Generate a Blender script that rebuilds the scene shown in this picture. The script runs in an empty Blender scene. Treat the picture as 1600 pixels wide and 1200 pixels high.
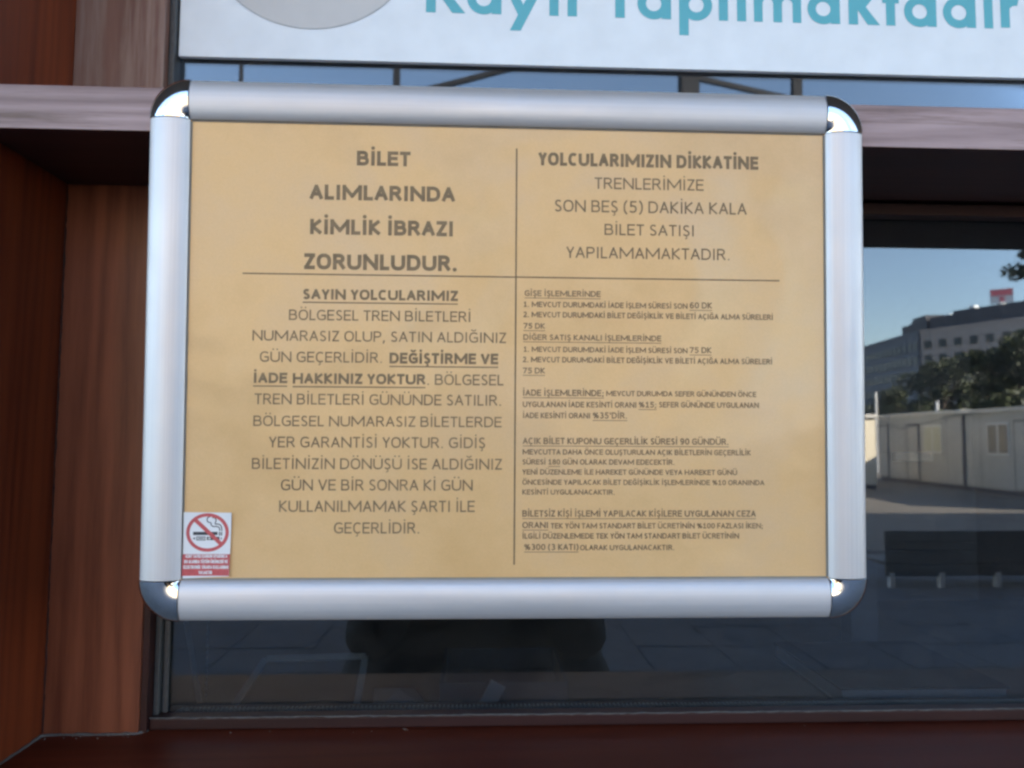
import bpy, math, random
import numpy as np
from math import radians as R, sin, cos, pi, atan2, sqrt
from mathutils import Vector, Matrix

random.seed(7)
S = bpy.context.scene
COL = S.collection

# ------------------------------------------------------------ camera, world, sun, exposure
SUN_TO = Vector((1.65, 1.25, 1.0))            # direction towards the sun: behind the station, to the right
SUN_EL = math.atan2(SUN_TO.z, SUN_TO.xy.length)
SUN_AZ = math.atan2(SUN_TO.x, SUN_TO.y)       # clockwise from +Y
cam_d = bpy.data.cameras.new('camera'); cam = bpy.data.objects.new('camera', cam_d); COL.objects.link(cam)
cam_d.sensor_width = 36.0; cam_d.lens = 27.0; cam_d.clip_start = 0.02; cam_d.clip_end = 3000
_m = Matrix.Rotation(R(-2.5), 4, 'Z') @ Matrix.Rotation(R(90 + 4.0), 4, 'X') @ Matrix.Rotation(R(0.28), 4, 'Z')
cam.matrix_world = Matrix.Translation((0, 0, 1.6)) @ _m
cam_d.dof.use_dof = True; cam_d.dof.focus_distance = 0.69; cam_d.dof.aperture_fstop = 9.5
S.camera = cam
W = bpy.data.worlds.new('World'); S.world = W; W.use_nodes = True
nt = W.node_tree; nt.nodes.clear()
sky = nt.nodes.new('ShaderNodeTexSky'); sky.sky_type = 'NISHITA'; sky.sun_disc = False
sky.sun_elevation = SUN_EL; sky.sun_rotation = SUN_AZ; sky.air_density = 1.0; sky.dust_density = 0.7; sky.ozone_density = 1.0
bg = nt.nodes.new('ShaderNodeBackground'); bg.inputs['Strength'].default_value = 0.105
wo = nt.nodes.new('ShaderNodeOutputWorld')
nt.links.new(sky.outputs[0], bg.inputs[0]); nt.links.new(bg.outputs[0], wo.inputs[0])
sd = bpy.data.lights.new('sun', 'SUN'); sd.energy = 5.0; sd.angle = R(0.53); sd.color = (1.0, 0.88, 0.72)
so = bpy.data.objects.new('sun', sd); COL.objects.link(so)
so.rotation_euler = SUN_TO.to_track_quat('Z', 'Y').to_euler()
S.view_settings.view_transform = 'Standard'; S.view_settings.look = 'None'
S.view_settings.gamma = 1.0; S.view_settings.use_curve_mapping = False
S.view_settings.exposure = 2.95
S.cycles.max_bounces = 12; S.cycles.glossy_bounces = 8; S.cycles.transparent_max_bounces = 16
S.cycles.filter_width = 2.6

# ------------------------------------------------------------ helpers
def link(o):
    COL.objects.link(o); return o
def tag(o, label=None, cat=None, group=None, kind=None):
    if label: o['label'] = label
    if cat: o['category'] = cat
    if group: o['group'] = group
    if kind: o['kind'] = kind
    return o
def empty(name, loc=(0, 0, 0), label=None, cat=None, group=None):
    o = bpy.data.objects.new(name, None); o.location = loc; o.empty_display_size = 0.1
    link(o); return tag(o, label, cat, group)
class MB:
    """collects geometry in world coordinates and links it as one mesh object"""
    def __init__(s): s.v = []; s.f = []; s.m = []; s.sm = []
    def add(s, vs, fs, m=0, smooth=False):
        k = len(s.v); s.v += [tuple(v) for v in vs]
        for f in fs: s.f.append([i + k for i in f]); s.m.append(m); s.sm.append(smooth)
        return s
    def box(s, x0, x1, y0, y1, z0, z1, m=0):
        vs = [(x, y, z) for z in (z0, z1) for y in (y0, y1) for x in (x0, x1)]
        return s.add(vs, [(0, 2, 3, 1), (4, 5, 7, 6), (0, 1, 5, 4), (2, 6, 7, 3), (0, 4, 6, 2), (1, 3, 7, 5)], m)
    def bar(s, a, b, w, h=None, m=0, up=(0, 0, 1)):
        a = Vector(a); b = Vector(b); h = h or w; d = (b - a).normalized(); u = Vector(up)
        if abs(d.dot(u)) > .99: u = Vector((1, 0, 0))
        r = d.cross(u).normalized() * w / 2; q = r.cross(d).normalized() * h / 2
        vs = [p + i * r + j * q for p in (a, b) for i, j in ((-1, -1), (1, -1), (1, 1), (-1, 1))]
        return s.add(vs, [(3, 2, 1, 0), (4, 5, 6, 7), (0, 1, 5, 4), (1, 2, 6, 5), (2, 3, 7, 6), (3, 0, 4, 7)], m)
    def tube(s, pts, r, n=8, m=0, smooth=True, caps=True):
        pts = [Vector(p) for p in pts]; rr = r if isinstance(r, (list, tuple)) else [r] * len(pts)
        rings = []; u = None
        for i, p in enumerate(pts):
            d = (pts[min(i + 1, len(pts) - 1)] - pts[max(i - 1, 0)]).normalized()
            if u is None: u = d.orthogonal().normalized()
            u = (u - d * u.dot(d)).normalized(); w = d.cross(u)
            rings.append([p + (u * cos(2 * pi * k / n) + w * sin(2 * pi * k / n)) * rr[i] for k in range(n)])
        vs = [v for g in rings for v in g]; fs = []
        for i in range(len(pts) - 1):
            for k in range(n): fs.append((i * n + k, i * n + (k + 1) % n, (i + 1) * n + (k + 1) % n, (i + 1) * n + k))
        s.add(vs, fs, m, smooth)
        if caps:
            s.add(rings[0], [tuple(range(n - 1, -1, -1))], m); s.add(rings[-1], [tuple(range(n))], m)
        return s
    def build(s, name, mats, parent=None, bevel=0, loc=None):
        me = bpy.data.meshes.new(name)
        if loc is None and parent is not None: loc = Vector((0, 0, 0)); off = world_loc(parent)
        else: off = Vector(loc) if loc else Vector((0, 0, 0))
        me.from_pydata([tuple(Vector(v) - off) for v in s.v], [], s.f)
        if not isinstance(mats, (list, tuple)): mats = [mats]
        for m in mats: me.materials.append(m)
        me.polygons.foreach_set('material_index', s.m); me.polygons.foreach_set('use_smooth', s.sm); me.update()
        o = bpy.data.objects.new(name, me); link(o)
        if parent: o.parent = parent
        else: o.location = off
        if bevel:
            b = o.modifiers.new('bevel', 'BEVEL'); b.width = bevel; b.segments = 3; b.limit_method = 'ANGLE'; b.harden_normals = False
        return o
def world_loc(o):
    v = Vector(o.location)
    while o.parent: o = o.parent; v += Vector(o.location)
    return v
def copy_tree(o, parent=None):
    c = o.copy(); COL.objects.link(c); c.parent = parent
    for ch in list(o.children): copy_tree(ch, c)
    return c

# ------------------------------------------------------------ materials
class N:
    def __init__(s, name):
        s.mat = bpy.data.materials.new(name); s.mat.use_nodes = True; s.t = s.mat.node_tree
        s.b = s.t.nodes['Principled BSDF']; s.out = s.t.nodes['Material Output']
    def n(s, t, **k):
        q = s.t.nodes.new(t)
        for a, b in k.items():
            if a in q.bl_rna.properties: setattr(q, a, b)
            else: q.inputs[a.replace('_', ' ')].default_value = b
        return q
    def l(s, a, b): s.t.links.new(a, b)
    def coords(s, scale, kind='Object', rot=(0, 0, 0)):
        tc = s.n('ShaderNodeTexCoord'); mp = s.n('ShaderNodeMapping'); mp.inputs['Scale'].default_value = scale; mp.inputs['Rotation'].default_value = rot
        s.l(tc.outputs[kind], mp.inputs[0]); return mp.outputs[0]
    def ramp(s, src, stops):
        r = s.n('ShaderNodeValToRGB'); e = r.color_ramp.elements
        e[0].position, e[0].color = stops[0][0], (*stops[0][1], 1); e[1].position, e[1].color = stops[1][0], (*stops[1][1], 1)
        for p, c in stops[2:]: q = e.new(p); q.color = (*c, 1)
        s.l(src, r.inputs[0]); return r.outputs[0]
    def bump(s, src, strength, dist=0.001):
        b = s.n('ShaderNodeBump'); b.inputs['Strength'].default_value = strength; b.inputs['Distance'].default_value = dist
        s.l(src, b.inputs['Height']); s.l(b.outputs[0], s.b.inputs['Normal']); return b
def simple(name, col, rough=0.5, metal=0.0, var=0.12, scale=8, coat=0, coat_rough=.1, bump=0, spec=None):
    k = N(name); c = k.coords((scale,) * 3)
    no = k.n('ShaderNodeTexNoise'); no.inputs['Detail'].default_value = 6; k.l(c, no.inputs['Vector'])
    a = tuple(max(0, x * (1 - var)) for x in col); b = tuple(min(1, x * (1 + var)) for x in col)
    k.l(k.ramp(no.outputs[0], [(.3, a), (.7, b)]), k.b.inputs['Base Color'])
    k.b.inputs['Roughness'].default_value = rough; k.b.inputs['Metallic'].default_value = metal
    k.b.inputs['Coat Weight'].default_value = coat; k.b.inputs['Coat Roughness'].default_value = coat_rough
    if spec is not None: k.b.inputs['Specular IOR Level'].default_value = spec
    if bump: k.bump(no.outputs[0], bump)
    return k.mat
def wood(name, dark, light, axis='Z', rough=.4, coat=.3, coat_rough=.15, grain=1.0, knots=0.0, wear=None, wear_amt=.5, seed=0.0, figure=1.0, bumpy=.25, spec=.5):
    """grain runs along the axis; wear is a bleached colour that breaks through in streaks"""
    k = N(name); st = {'X': (.055, 1, 1), 'Y': (1, .055, 1), 'Z': (1, 1, .055)}[axis]
    tc = k.n('ShaderNodeTexCoord')
    def co(sc, off=0):
        mp = k.n('ShaderNodeMapping'); mp.inputs['Scale'].default_value = tuple(a * sc for a in st); mp.inputs['Location'].default_value = (seed + off, seed * 1.7, seed * .6)
        k.l(tc.outputs['Object'], mp.inputs[0]); return mp.outputs[0]
    pw = k.n('ShaderNodeMath', operation='POWER'); pw.inputs[1].default_value = .35 if figure > 1 else 1.0
    broad = k.n('ShaderNodeTexNoise', Scale=1.0, Detail=3.0, Distortion=.6); k.l(co(22), broad.inputs['Vector'])
    # cathedral figure: rings of a distorted slow field
    fig = k.n('ShaderNodeTexNoise', Scale=1.0, Detail=1.0); k.l(co(9, 3), fig.inputs['Vector'])
    mul = k.n('ShaderNodeMath', operation='MULTIPLY'); mul.inputs[1].default_value = 26 * grain; k.l(fig.outputs[0], mul.inputs[0])
    fr = k.n('ShaderNodeMath', operation='PINGPONG'); fr.inputs[1].default_value = 1.0; k.l(mul.outputs[0], fr.inputs[0]); k.l(fr.outputs[0], pw.inputs[0]); fr = pw
    if figure > 1:
        fr = k.n('ShaderNodeTexWave', wave_type='BANDS', bands_direction='X', Scale=11.0, Distortion=8.0, Detail=3.0, Detail_Scale=1.7, Detail_Roughness=.55); mpw = k.n('ShaderNodeMapping'); mpw.inputs['Scale'].default_value = (1, 1, .11); mpw.inputs['Location'].default_value = (.3, 0, seed); k.l(tc.outputs['Object'], mpw.inputs[0]); mpw2 = k.n('ShaderNodeMapping'); mpw2.inputs['Scale'].default_value = (1, 1, 1); k.l(mpw.outputs[0], fr.inputs['Vector'])
    fine = k.n('ShaderNodeTexNoise', Scale=1.0, Detail=8.0, Roughness=.7); k.l(co(240), fine.inputs['Vector'])
    m1 = k.n('ShaderNodeMath', operation='MULTIPLY_ADD'); m1.inputs[1].default_value = .22 * figure; k.l(fr.outputs[0], m1.inputs[0]); k.l(broad.outputs[0], m1.inputs[2])
    m2 = k.n('ShaderNodeMath', operation='MULTIPLY_ADD'); m2.inputs[1].default_value = .45; k.l(fine.outputs[0], m2.inputs[0]); k.l(m1.outputs[0], m2.inputs[2])
    col = k.ramp(m2.outputs[0], [(.55, dark), (1.05, light)])
    if wear:
        wn = k.n('ShaderNodeTexNoise', Scale=1.0, Detail=6.0, Roughness=.65); k.l(co(60, 9), wn.inputs['Vector'])
        wm = k.ramp(wn.outputs[0], [(.62 - .3 * wear_amt, (0, 0, 0)), (.78 - .3 * wear_amt, (1, 1, 1))])
        mx = k.n('ShaderNodeMix', data_type='RGBA'); k.l(wm, mx.inputs[0]); k.l(col, mx.inputs[6]); mx.inputs[7].default_value = (*wear, 1); col = mx.outputs[2]
    k.l(col, k.b.inputs['Base Color'])
    rr = k.n('ShaderNodeMapRange'); rr.inputs['To Min'].default_value = rough - .08; rr.inputs['To Max'].default_value = rough + .12; k.l(broad.outputs[0], rr.inputs[0]); k.l(rr.outputs[0], k.b.inputs['Roughness'])
    k.b.inputs['Coat Weight'].default_value = coat; k.b.inputs['Coat Roughness'].default_value = coat_rough; k.b.inputs['Specular IOR Level'].default_value = spec
    k.bump(m2.outputs[0], bumpy, .0006)
    return k.mat
def glass_mat(name, tint, refl, wave=.02, gcol=(1, 1, 1)):
    k = N(name); t = k.t; t.nodes.remove(k.b)
    tr = k.n('ShaderNodeBsdfTransparent'); tr.inputs[0].default_value = (*tint, 1)
    gl = k.n('ShaderNodeBsdfGlossy'); gl.inputs['Roughness'].default_value = 0.0; gl.inputs[0].default_value = (*gcol, 1)
    fz = k.n('ShaderNodeFresnel'); fz.inputs[0].default_value = 1.5
    ad = k.n('ShaderNodeMath', operation='ADD'); ad.use_clamp = True; ad.inputs[1].default_value = refl; k.l(fz.outputs[0], ad.inputs[0])
    mx = k.n('ShaderNodeMixShader'); k.l(ad.outputs[0], mx.inputs[0])
    df = k.n('ShaderNodeBsdfDiffuse'); df.inputs[0].default_value = (.5, .5, .52, 1); dn = k.n('ShaderNodeTexNoise', Scale=7.0, Detail=8.0, Roughness=.7, Distortion=1.5); k.l(k.coords((1, 1, 2.2)), dn.inputs['Vector'])
    dm = k.n('ShaderNodeMapRange'); dm.inputs['From Min'].default_value = .35; dm.inputs['From Max'].default_value = .75; dm.inputs['To Min'].default_value = .006; dm.inputs['To Max'].default_value = .04; k.l(dn.outputs[0], dm.inputs[0])
    m0 = k.n('ShaderNodeMixShader'); k.l(dm.outputs[0], m0.inputs[0]); k.l(tr.outputs[0], m0.inputs[1]); k.l(df.outputs[0], m0.inputs[2]); k.l(m0.outputs[0], mx.inputs[1]); k.l(gl.outputs[0], mx.inputs[2]); k.l(mx.outputs[0], k.out.inputs[0])
    no = k.n('ShaderNodeTexNoise', Scale=2.2, Detail=1.0); k.l(k.coords((1, 1, 1)), no.inputs['Vector'])
    b = k.n('ShaderNodeBump'); b.inputs['Strength'].default_value = wave; b.inputs['Distance'].default_value = .02; k.l(no.outputs[0], b.inputs['Height']); k.l(b.outputs[0], gl.inputs['Normal'])
    return k.mat

M = {}
M['wood_side'] = wood('varnished_mahogany_side', (.085, .013, .004), (.17, .033, .009), 'Z', rough=.5, spec=.3, coat=.08, seed=3.1)
M['wood_jamb'] = wood('varnished_mahogany_jamb', (.085, .019, .009), (.205, .062, .031), 'Z', rough=.42, spec=.3, coat=.10, coat_rough=.3, seed=1.4, grain=.75, figure=1.001, bumpy=.3)
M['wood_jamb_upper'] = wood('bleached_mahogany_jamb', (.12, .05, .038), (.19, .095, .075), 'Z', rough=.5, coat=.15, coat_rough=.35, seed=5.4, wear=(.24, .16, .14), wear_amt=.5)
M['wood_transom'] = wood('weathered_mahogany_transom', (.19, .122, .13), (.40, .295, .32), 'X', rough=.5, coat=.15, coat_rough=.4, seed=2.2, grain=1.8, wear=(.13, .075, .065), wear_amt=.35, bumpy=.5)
M['wood_sill'] = wood('glossy_mahogany_sill', (.065, .010, .0045), (.108, .020, .009), 'X', rough=.45, spec=.12, coat=.045, coat_rough=.12, seed=4.0, bumpy=.12)
M['wood_dark'] = wood('dark_mahogany', (.020, .006, .006), (.034, .010, .010), 'X', rough=.5, spec=.3, coat=.03, seed=6.0)
M['wood_under'] = wood('varnish_with_painted_shade', (.05, .018, .017), (.08, .03, .027), 'X', rough=.5, coat=.05, spec=.3, seed=7.0)  # transom underside: its shade is painted in as a darker varnish colour
M['gasket'] = simple('grey_rubber_gasket', (.05, .053, .06), .45, var=.2, scale=60)
M['caulk'] = simple('dirty_grey_caulk', (.085, .08, .082), .6, var=.35, scale=90, bump=.4)
M['glass'] = glass_mat('reflective_window_glass', (.58, .64, .70), .062)
M['alu'] = simple('satin_anodised_aluminium', (.70, .72, .75), .42, metal=.85, var=.02, scale=3)
M['chrome'] = simple('chrome_corner', (.80, .82, .86), .07, metal=1.0, var=.01, scale=3)
M['seam'] = simple('dark_gap', (.02, .02, .022), .6)
# ------------------------------------------------------------ ground (setting)
def asphalt(name, a, b, sc):
    k = N(name); c = k.coords((1, 1, 1)); n1 = k.n('ShaderNodeTexNoise', Scale=sc, Detail=10.0, Roughness=.7); k.l(c, n1.inputs['Vector'])
    n2 = k.n('ShaderNodeTexNoise', Scale=.35, Detail=4.0); k.l(c, n2.inputs['Vector'])
    ad = k.n('ShaderNodeMath', operation='ADD'); k.l(n1.outputs[0], ad.inputs[0]); k.l(n2.outputs[0], ad.inputs[1])
    k.l(k.ramp(ad.outputs[0], [(.75, a), (1.3, b)]), k.b.inputs['Base Color']); k.b.inputs['Roughness'].default_value = .85
    k.bump(n1.outputs[0], .4, .004); return k.mat
M['ground'] = asphalt('dusty_yard_concrete', (.10, .088, .072), (.165, .145, .12), 14)
M['slab'] = asphalt('grey_paving_slab', (.045, .050, .058), (.09, .097, .108), 9)
M['joint'] = simple('dark_paving_joint', (.035, .035, .035), .9)
b = MB(); b.box(-1500, 1500, -1500, 1500, -.6, 0); g = b.build('ground', M['ground']); tag(g, 'dusty grey concrete yard stretching away behind the viewer', kind='structure')
pv = MB().box(-14, 30, -9.0, .69, .004, .035).build('pavement', M['joint']); tag(pv, 'grey slab pavement in front of the ticket window', kind='structure')
ps = MB(); rnd = random.Random(3)
for i in range(-23, 48):
    for j in range(15):
        x0 = i * .6 + .005; y1 = .685 - j * .6; h = .041 + rnd.uniform(0, .003)
        ps.box(x0, x0 + .59, y1 - .59, y1, .036, h)
o = ps.build('paving_slabs', M['slab'], pv); o['kind'] = 'stuff'

# ------------------------------------------------------------ station building round the window
M['plaster'] = simple('cream_plaster', (.40, .36, .29), .85, var=.1, scale=5, bump=.3)
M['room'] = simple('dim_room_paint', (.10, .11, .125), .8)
M['soffit'] = simple('brown_painted_soffit', (.19, .165, .15), .6)
bd = empty('station_building', (0, 1.5, 0), 'cream station building that holds the ticket window', 'building')
w = MB()
w.box(-30, -.62, .70, .95, 0, 12.4); w.box(1.625, 40, .70, .95, 0, 12.4)
w.box(-.619, 1.624, .70, .95, 0, 1.199); w.box(-.619, 1.624, .70, .95, 2.621, 12.4)
w.build('wall', M['plaster'], bd)
MB().box(-30, 40, .95, 9, 12.0, 12.4).build('roof', M['soffit'], bd)
MB().box(-30, 40, 8.8, 9, 0, 12.0).build('back_wall', M['plaster'], bd)
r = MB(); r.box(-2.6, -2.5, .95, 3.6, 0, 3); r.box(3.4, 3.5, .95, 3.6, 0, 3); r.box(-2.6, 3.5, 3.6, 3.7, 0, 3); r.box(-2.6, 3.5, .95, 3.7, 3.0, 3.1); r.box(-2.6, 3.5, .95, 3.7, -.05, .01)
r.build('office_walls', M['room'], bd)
M['steel'] = simple('dark_painted_steel', (.006, .008, .013), .8, var=.2)
MB().box(-9, 9, -2.5, .699, 4.25, 4.4).build('eave', M['soffit'], bd)
# tall steel gantry across the yard: its mast, struts and hangers show in the strip of upper glass
GY, GK = -18.46, 5.0
def gp(x, z): return (x * GK, GY, 1.6 + (z - 1.6) * GK)
cn = empty('steel_gantry', (5.7, GY, 0), 'tall dark steel gantry across the yard, mirrored above the frame', 'gantry')
for x in (-19.5, 5.7, 31.0):
    MB().box(x - .24, x + .24, GY - .24, GY + .24, 0, 15.1).build('mast', M['steel'], cn)
for z in (3.16, 4.3):
    a, c_ = gp(-4, z), gp(6.3, z); MB().box(a[0], c_[0], GY - .12, GY + .12, a[2] - .12, a[2] + .12).build('chord', M['steel'], cn)
for a, c_ in (((-1.27, 3.19), (1.08, 3.87)), ((1.2, 3.57), (3.0, 3.2)), ((3.1, 3.2), (6.1, 4.1)), ((-3.8, 4.1), (-1.4, 3.2))):
    MB().bar(gp(*a), gp(*c_), .13).build('brace', M['steel'], cn)
for x, wd in ((-.454, .035), (1.743, .05), (-1.28, .012), (4.4, .04), (-2.6, .04)):
    a, c_ = gp(x, 3.2), gp(x, 4.27); MB().box(a[0] - wd * GK / 2, a[0] + wd * GK / 2, GY - .1, GY + .1, a[2], c_[2]).build('hanger', M['steel'], cn)

# ------------------------------------------------------------ the wooden ticket window
win = empty('ticket_window', (.5, .87, 1.29), 'mahogany framed ticket window with dark mirroring glass', 'window')
XL = -.449
MB().box(XL - .165, XL, .688, .90, 1.2, 2.62).build('side_panel', M['wood_side'], win, .001)['label'] = 'deep red side panel of the window recess'
MB().box(XL, -.3515, .84, .90, 1.27, 1.905).build('jamb', M['wood_jamb'], win, .0012)['label'] = 'grained jamb below the transom'
MB().box(XL, -.3515, .84, .90, 1.905, 2.60).build('jamb', M['wood_jamb_upper'], win, .0012)['label'] = 'faded jamb above the transom'
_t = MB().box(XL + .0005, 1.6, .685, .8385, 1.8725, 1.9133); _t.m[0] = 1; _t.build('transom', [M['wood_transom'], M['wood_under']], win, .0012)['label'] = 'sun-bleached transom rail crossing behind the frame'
MB().box(-.3505, 1.6, .8390, .91, 1.8745, 1.911).build('glazing_bar', M['wood_dark'], win)
sl = MB(); sl.box(XL + .0005, 1.615, .6985, .93, 1.2, 1.29); sl.build('sill', M['wood_sill'], win, .003)['label'] = 'dark glossy wooden sill'
MB().box(1.55, 1.61, .70, .90, 1.2905, 2.6).build('jamb', M['wood_jamb'], win, .001)
MB().box(XL, 1.6, .69, .9, 2.5, 2.6).build('head', M['wood_dark'], win)
# jamb returns and glazing beads
MB().box(-.3512, -.3445, .8425, .874, 1.2905, 1.872).build('jamb_return', M['wood_dark'], win)
MB().box(-.344, 1.545, .848, .8685, 1.2905, 1.3025).build('glazing_bead', M['wood_dark'], win, .0015)
MB().box(-.344, 1.545, .848, .8685, 1.858, 1.872).build('glazing_bead', M['wood_dark'], win, .0015)
bd2 = MB(); bd2.box(-.344, -.3385, .856, .8685, 1.303, 1.8575); bd2.box(-.3378, -.332, .864, .8685, 1.303, 1.8575)
bd2.build('gasket', M['gasket'], win, .001)
MB().box(-.3515, -.345, .852, .88, 1.9135, 2.5).build('gasket', M['gasket'], win, .001)
MB().box(-.3445, 1.54, .8695, .8725, 1.3, 1.8625).build('glass_pane', M['glass'], win)
MB().box(-.346, 1.54, .8685, .8715, 1.9135, 2.5).build('glass_pane', M['glass'], win)
# caulk line along the sill joint
def caulk(pts, r=.0016):
    q = []; rn = random.Random(11)
    for a, b_ in zip(pts[:-1], pts[1:]):
        a = Vector(a); b_ = Vector(b_); n = max(2, int((b_ - a).length / .006))
        for i in range(n): q.append(a.lerp(b_, i / n) + Vector((rn.uniform(-1, 1), rn.uniform(-1, 1), rn.uniform(-1, 1))) * .0004)
    q.append(Vector(pts[-1])); rr = [r * rn.uniform(.65, 1.35) for _ in q]
    return MB().tube(q, rr, 6)
caulk([(XL, .70, 1.2905), (XL + .001, .835, 1.2905), (XL + .006, .8385, 1.2905), (-.357, .8385, 1.2905), (-.3505, .842, 1.2905), (-.345, .8478, 1.291)]).build('caulk_line', M['caulk'], win)
caulk([(-.344, .8475, 1.3032), (.2, .8475, 1.3032), (.8, .8475, 1.3036), (1.54, .8475, 1.303)], .0009).build('caulk_line', M['caulk'], win)
caulk([(XL + .0005, .8395, 1.292), (XL + .0005, .8395, 1.87)], .0009).build('caulk_line', M['wood_dark'], win)
_sp = MB(); _rn = random.Random(9)
for _ in range(26):
    x_, y_ = (_rn.uniform(XL + .01, -.355), _rn.uniform(.826, .837)) if _rn.random() < .5 else (_rn.uniform(-.34, 1.2), _rn.uniform(.835, .846))
    h_ = _rn.uniform(.0002, .0005); _sp.bar((x_, y_, 1.2907), (x_ + _rn.uniform(-1, 1) * .0014, y_ + _rn.uniform(-1, 1) * .001, 1.2908 + h_), h_)
o = _sp.build('dust_specks', simple('pale_grit', (.32, .30, .27), .8), win); o['kind'] = 'stuff'
# perforated spacer of the double glazing and the inner pane edge
M['spacer'] = simple('grey_spacer_metal', (.34, .36, .34), .5, metal=.3)
sp = MB().box(-.33, 1.54, .878, .889, 1.2906, 1.2985).build('spacer_bar', M['spacer'], win)
pd = MB(); x = -.325
while x < 1.53:
    pd.box(x, x + .0022, .8775, .8782, 1.2972, 1.3004); pd.box(x, x + .0022, .8785, .8885, 1.2987, 1.3004); x += .0048
o = pd.build('spacer_perforation', simple('pale_desiccant', (.55, .6, .54), .6), win); o['kind'] = 'stuff'

# ------------------------------------------------------------ banner above
M['banner'] = simple('matt_white_print', (.76, .83, .94), .45, var=.04, scale=5, bump=.5)
M['teal'] = simple('teal_print', (.11, .44, .56), .5, var=.02, scale=3)
M['greydisc'] = simple('pale_grey_print', (.56, .57, .61), .5, var=.02)
M['greyline'] = simple('grey_print_line', (.36, .39, .44), .5)
bn = empty('banner', (.4, .862, 2.03), 'white banner with big teal letters across the top of the window', 'banner')
MB().box(-.3435, 1.56, .8600, .8665, 2.0305, 2.47).build('board', M['banner'], bn, .0006)
yb = .8597
_q = [0]
def flat(b, pts, y=yb, m=0):
    _q[0] += 1; y = y - (_q[0] % 5) * 2e-5
    b.add([(p[0], y, p[1]) for p in pts], [tuple(range(len(pts)))], m)
def arc(cx, cz, r, a0, a1, n=32): return [(cx + r * cos(R(a0 + (a1 - a0) * i / n)), cz + r * sin(R(a0 + (a1 - a0) * i / n))) for i in range(n + 1)]
def ring(b, cx, cz, ro, ri, y=yb, a0=0, a1=360, m=0, n=48):
    _q[0] += 1; y = y - .00012 - (_q[0] % 5) * 2e-5
    o_ = arc(cx, cz, ro, a0, a1, n); i_ = arc(cx, cz, ri, a0, a1, n)
    for k in range(n): b.add([(q[0], y, q[1]) for q in (o_[k], i_[k], i_[k + 1], o_[k + 1])], [(0, 1, 2, 3)], m)
lg = MB(); cx, cz, rr_ = -.196, 2.066 + .128, .128
ring(lg, cx, cz, rr_, rr_ - .0012, yb - .0001, n=96); lg.build('logo_outline', M['greyline'], bn)
lg = MB(); flat(lg, arc(cx, cz, rr_ - .0011, 0, 360, 96)[:-1]); lg.build('logo_disc', M['greydisc'], bn)
B0, XH, ASC, DSC, ST = 2.0905, 2.1300, 2.1480, 2.0715, .0112
def stem(b, x, z0, z1, w_=ST): flat(b, [(x, z0), (x + w_, z0), (x + w_, z1), (x, z1)])
def bowl(b, xl, xr, z=B0):                       # round bowl between xl and xr resting on the base line
    r_ = (xr - xl) / 2; ring(b, (xl + xr) / 2, z - .0008 + r_, r_, r_ - .0100)
def letter(ch, b, *a):
    if ch == 'K' or ch == 'k':
        x, xe = a; top = ASC; stem(b, x, B0, top); zt = ASC if ch == 'K' else XH; z1 = B0 + (zt - B0) * .5
        flat(b, [(x + ST, z1 - .004), (xe, B0), (xe - .0155, B0), (x + ST, z1 - .0005 - .016)][:0] or [(x + ST * .9, z1), (x + ST * .9 + .008, z1 + .006), (xe, B0), (xe - .015, B0)])
        flat(b, [(x + ST * .9, z1 - .003), (x + ST * .9, z1 + .010), (xe - .018, zt), (xe - .003, zt), (x + ST * .9 + .010, z1 + .001)])
    elif ch == 'a': x, xe = a; bowl(b, x, xe - .0015); stem(b, xe - ST, B0, XH)
    elif ch == 'd': x, xe = a; bowl(b, x, xe - .0015); stem(b, xe - ST, B0, ASC)
    elif ch == 'p': x, xe = a; bowl(b, x + .0015, xe); stem(b, x, DSC, XH)
    elif ch == 'y':
        x, xc, xe = a                            # tail bottom left x, vertex xc, arm tops
        flat(b, [(x, DSC), (x + .0125, DSC), (xe, XH), (xe - .0125, XH)])
        flat(b, [(xc - .021, XH), (xc - .0085, XH), (xc + .0045, 2.1010), (xc - .0015, 2.0890)])
    elif ch == 'Y':
        x, = a; stem(b, x, B0, 2.118); c = x + ST / 2
        flat(b, [(c - .0056, 2.118), (c - .024, ASC), (c - .011, ASC), (c + .0, 2.127), (c + .011, ASC), (c + .024, ASC), (c + .0056, 2.118)])
    elif ch == 'i': stem(b, a[0], B0, XH, .0108)
    elif ch == 'l': stem(b, a[0], B0, ASC, .0108)
    elif ch == 't': x, = a; stem(b, x, B0, 2.142, .0110); flat(b, [(x - .0045, 2.1180), (x + .0158, 2.1180), (x + .0158, 2.1275), (x - .0045, 2.1275)], yb - .0001)
    elif ch == 'm':
        for x in a: stem(b, x, B0, XH - .008 if x != a[0] else XH, .0104)
        for x, x2 in zip(a[:-1], a[1:]):
            ring(b, (x + x2 + .0104) / 2, XH - .0172, (x2 - x + .0104) / 2, (x2 - x - .0104) / 2, yb - .0001, 0, 180)
    elif ch == 'r': x, = a; stem(b, x, B0 + .0015, XH); ring(b, x + .0185, 2.1110, .0185, .0085, yb - .0001, 75, 180)
for ch, a in (('K', (-.0642, -.0188)), ('a', (-.0167, .0231)), ('y', (.033, .0447, .0745)), ('i', (.079,)), ('t', (.1003,)),
              ('Y', (.1563,)), ('a', (.1826, .2223)), ('p', (.2318, .2711)), ('i', (.2791,)), ('l', (.3008,)), ('m', (.321, .3443, .3674)),
              ('a', (.3855, .4245)), ('k', (.435, .4728)), ('t', (.4805,)), ('a', (.5024, .5418)), ('d', (.550, .5901)), ('i', (.6003,)), ('r', (.6207,))):
    lb = MB(); letter(ch, lb, *a); lb.build('letter', M['teal'], bn)
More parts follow.
